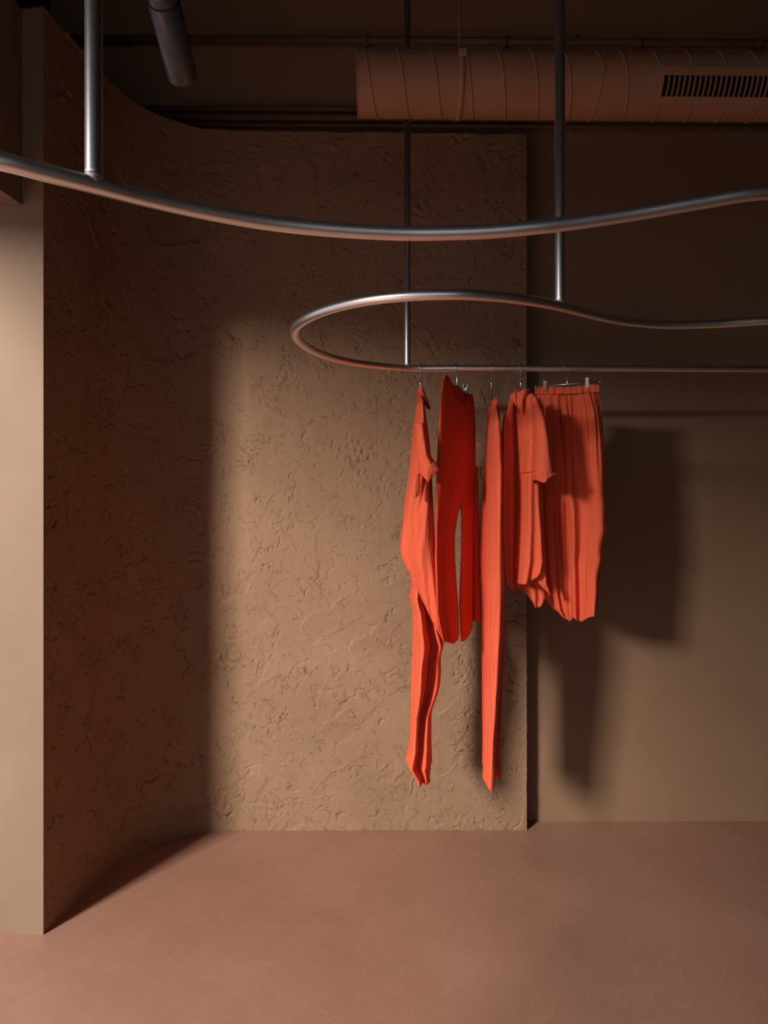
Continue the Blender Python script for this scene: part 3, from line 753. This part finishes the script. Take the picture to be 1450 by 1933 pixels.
cloth('front_panel', g, [(742, 964), (765, 958), (789, 949.5), (809, 947), (1000, 946.5), (1061, 950), (1104, 954)], [(742, 974), (765, 975), (785, 978), (800, 979), (850, 982), (950, 982), (1060, 977), (1118, 977)],
      [(0, 760), (.5, 748), (1, 756)], [(0, 1103), (.6, 1114), (1, 1118)], F4 + 0.015, .02, M['orange'], closed=False, bulge=0.4,
      fold=folds(42, 3, .6, 1.6, .15), amp=0.012, amp_t=[(742, .2), (1000, 1)], shear=0.085, n=40)
cloth('front_panel', g, [(742, 980), (785, 978.5), (800, 980), (850, 982.5), (950, 983), (1000, 981), (1060, 976), (1104, 972.5)], [(742, 1003), (753, 1011), (786, 1017), (850, 1016), (900, 1012), (950, 1013), (1000, 1017), (1060, 1020), (1104, 1010)],
      [(0, 776), (.3, 752), (.7, 746), (1, 748)], [(0, 1103), (.35, 1101), (.7, 1094), (.85, 1088), (1, 1078)], F4 - 0.055, .02, M['orange'], closed=False, bulge=0.5,
      fold=lambda s, v: np.sin(2 * math.pi * (1.6 * s + .15) + .3 * np.sin(v / 80.)) , amp=0.012, amp_t=[(742, .05), (900, .35), (1000, .9), (1104, 1.5)], shear=-0.06, n=60)
cloth('side_panel', g, [(880, 1005), (940, 1006), (1000, 1009), (1060, 1010), (1100, 1010), (1126, 1030)], [(880, 1018), (940, 1024), (1000, 1027), (1077, 1031), (1126, 1038)], [(0, 890), (1, 890)],
      [(0, 1087), (.3, 1108), (.7, 1120), (1, 1125)], F4 - 0.035, .018, M['orange_rib'], closed=False, bulge=0.5, fold=folds(44, 3, 1, 2.4, .2), amp=0.012, amp_t=[(880, .3), (1120, 1)], n=40)
cloth('sleeve', g, [(742, 1000), (770, 1006), (800, 1009.5), (830, 1010), (860, 1009), (895, 1006.5), (905, 1007)], [(742, 1004), (753, 1013), (786, 1025), (806, 1029), (832, 1034), (885, 1040), (905, 1043)],
      [(0, 752), (1, 750)], [(0, 902), (.5, 900), (1, 894)], F4 - 0.16, [(742, .02), (800, .055), (905, .065)], M['orange_rib'], fold=folds(45, 3, .7, 2, .2), amp=0.008, amp_t=[(742, .2), (850, 1)], m=60)
cloth('cuff', g, [(890, 1006), (905, 1008), (913, 1011)], [(885, 1051), (894, 1051), (905, 1036), (913, 1030)], [(0, 897), (.6, 896), (.85, 893), (1, 892)], [(0, 906), (.2, 911), (.45, 913), (.6, 911), (.75, 902), (1, 895)],
      F4 - 0.164, .062, M['orange_rib'], fold=folds(46, 2, 1, 2), amp=0.003, m=16)
cloth('collar', g, [(738, 976), (745, 975.5), (760, 976), (784, 983)], [(733, 1003), (742, 1000), (760, 990), (784, 985)], [(0, 741), (.4, 737), (1, 734)], [(0, 776), (.35, 785), (.6, 768), (.8, 748), (1, 742)],
      F4 - 0.075, .012, M['orange'], closed=False, bulge=0.4, fold=folds(47, 2, .5, 1), amp=0.003, m=24, n=30)
cloth('collar', g, [(736, 972), (745, 963), (756, 963.5), (775, 973), (785, 976)], [(736, 977), (745, 976), (775, 976.5), (785, 977.5)], [(0, 745), (.5, 738), (1, 737)], [(0, 752), (.5, 770), (1, 785)],
      F4 - 0.03, .012, M['orange'], closed=False, bulge=0.5, fold=folds(48, 2, .5, 1), amp=0.003, m=24, n=24)
cloth('chest_pocket', g, [(826, 985.5), (870, 984), (893, 983)], [(826, 1009), (870, 1008), (893, 1005)], [(0, 836), (.3, 834), (.6, 829), (1, 824)], [(0, 893), (1, 892)], F4 - 0.062, .02, M['orange'], closed=False, bulge=0.5, shear=-0.06,
      fold=folds(49, 2, .5, 1), amp=0.001, m=20, n=24)

# ---- 5: elastic-waist trousers, front on
SH5 = -0.10
b0, d = clip_hanger('clip hanger facing the room, holding the elastic-waist trousers, rightmost on the rail', 1072, math.atan2(-.10, .236), 0.118, math.radians(48), 724.5, (-0.083, 0.074), flip=1, clip_w=0.0068, hr=0.0205)
g = thing('elastic_waist_trousers', 'orange trousers with a gathered elastic waistband, rightmost garment on the rail', 'trousers', (b0.x, YF, 1.02))
Y5 = YF + 0.03
cloth('waistband', g, [(726, 1015), (744, 1015)], [(726, 1122), (744, 1125)], [(0, 727), (.3, 730), (.5, 733), (.7, 732), (.85, 730), (1, 732)], [(0, 741), (.5, 746), (1, 745)], Y5 - 0.002, .022, M['orange'],
      fold=folds(53, 5, 9, 17, .0), amp=0.008, shear=SH5, n=220, m=14)
fL = folds(54, 4, 2.0, 4.5, .06); fR = folds(55, 4, 1.6, 3.6, .08); fg = folds(57, 4, 6, 10, .03)
cloth('trouser_leg', g, [(740, 1016), (755, 1014), (800, 1013), (900, 1016), (1000, 1022), (1080, 1028), (1120, 1033), (1150, 1042), (1165, 1055), (1172, 1062)],
      [(740, 1080), (850, 1086), (930, 1080), (960, 1075), (1000, 1074), (1060, 1076), (1120, 1076), (1172, 1074)],
      [(0, 741), (1, 746)], [(0, 1140), (.2, 1153), (.45, 1164), (.72, 1171), (1, 1163)], Y5 + 0.025, [(740, .018), (800, .032), (1172, .035)], M['orange'],
      fold=lambda s, v: fL(s, v) + fg(s, v) * np.clip(1.6 - (v - 740) / 110., 0, 1), amp=0.020, amp_t=[(740, .25), (790, .8), (1172, 1.0)], shear=SH5 * .45, n=110, m=120)
cloth('trouser_leg', g, [(740, 1060), (850, 1064), (930, 1066), (960, 1071), (1000, 1073), (1060, 1075.5), (1100, 1077), (1145, 1079.5), (1172, 1080)],
      [(740, 1124), (755, 1127), (770, 1130), (790, 1132), (830, 1135.5), (870, 1138), (900, 1139), (930, 1140), (960, 1141.5), (1000, 1142), (1020, 1138.5), (1050, 1133), (1070, 1129), (1120, 1126), (1140, 1123.5), (1160, 1121), (1174, 1119)],
      [(0, 746), (1, 744)], [(0, 1164), (.2, 1172), (.42, 1172), (.6, 1160), (.8, 1157), (1, 1158)], Y5 - 0.025, [(740, .018), (800, .034), (1172, .040)], M['orange'],
      fold=lambda s, v: np.sin(2 * math.pi * (1.9 * s + .45) + .25 * np.sin(v / 90.)) + .5 * fR(s, v) + fg(s, v) * np.clip(1.6 - (v - 740) / 110., 0, 1) + .7 * np.sin((v - 1052) / 13.0 + 5 * s) * np.exp(-((v - 1056) / 34.0) ** 2) * np.clip(s, 0, 1),
      amp=0.023, amp_t=[(740, .25), (790, .7), (1172, 1)], shear=SH5 * .5, n=120, m=130)
# tie at the right cuff
cloth('cuff_tie', g, [(1040, 1124), (1055, 1115), (1072, 1113)], [(1040, 1134), (1055, 1133), (1072, 1126)], [(0, 1058), (1, 1044)], [(0, 1074), (.5, 1068), (1, 1060)], Y5 - 0.06, .008, M['orange'], fold=folds(56, 3, 1, 3), amp=0.005, m=16, n=30)
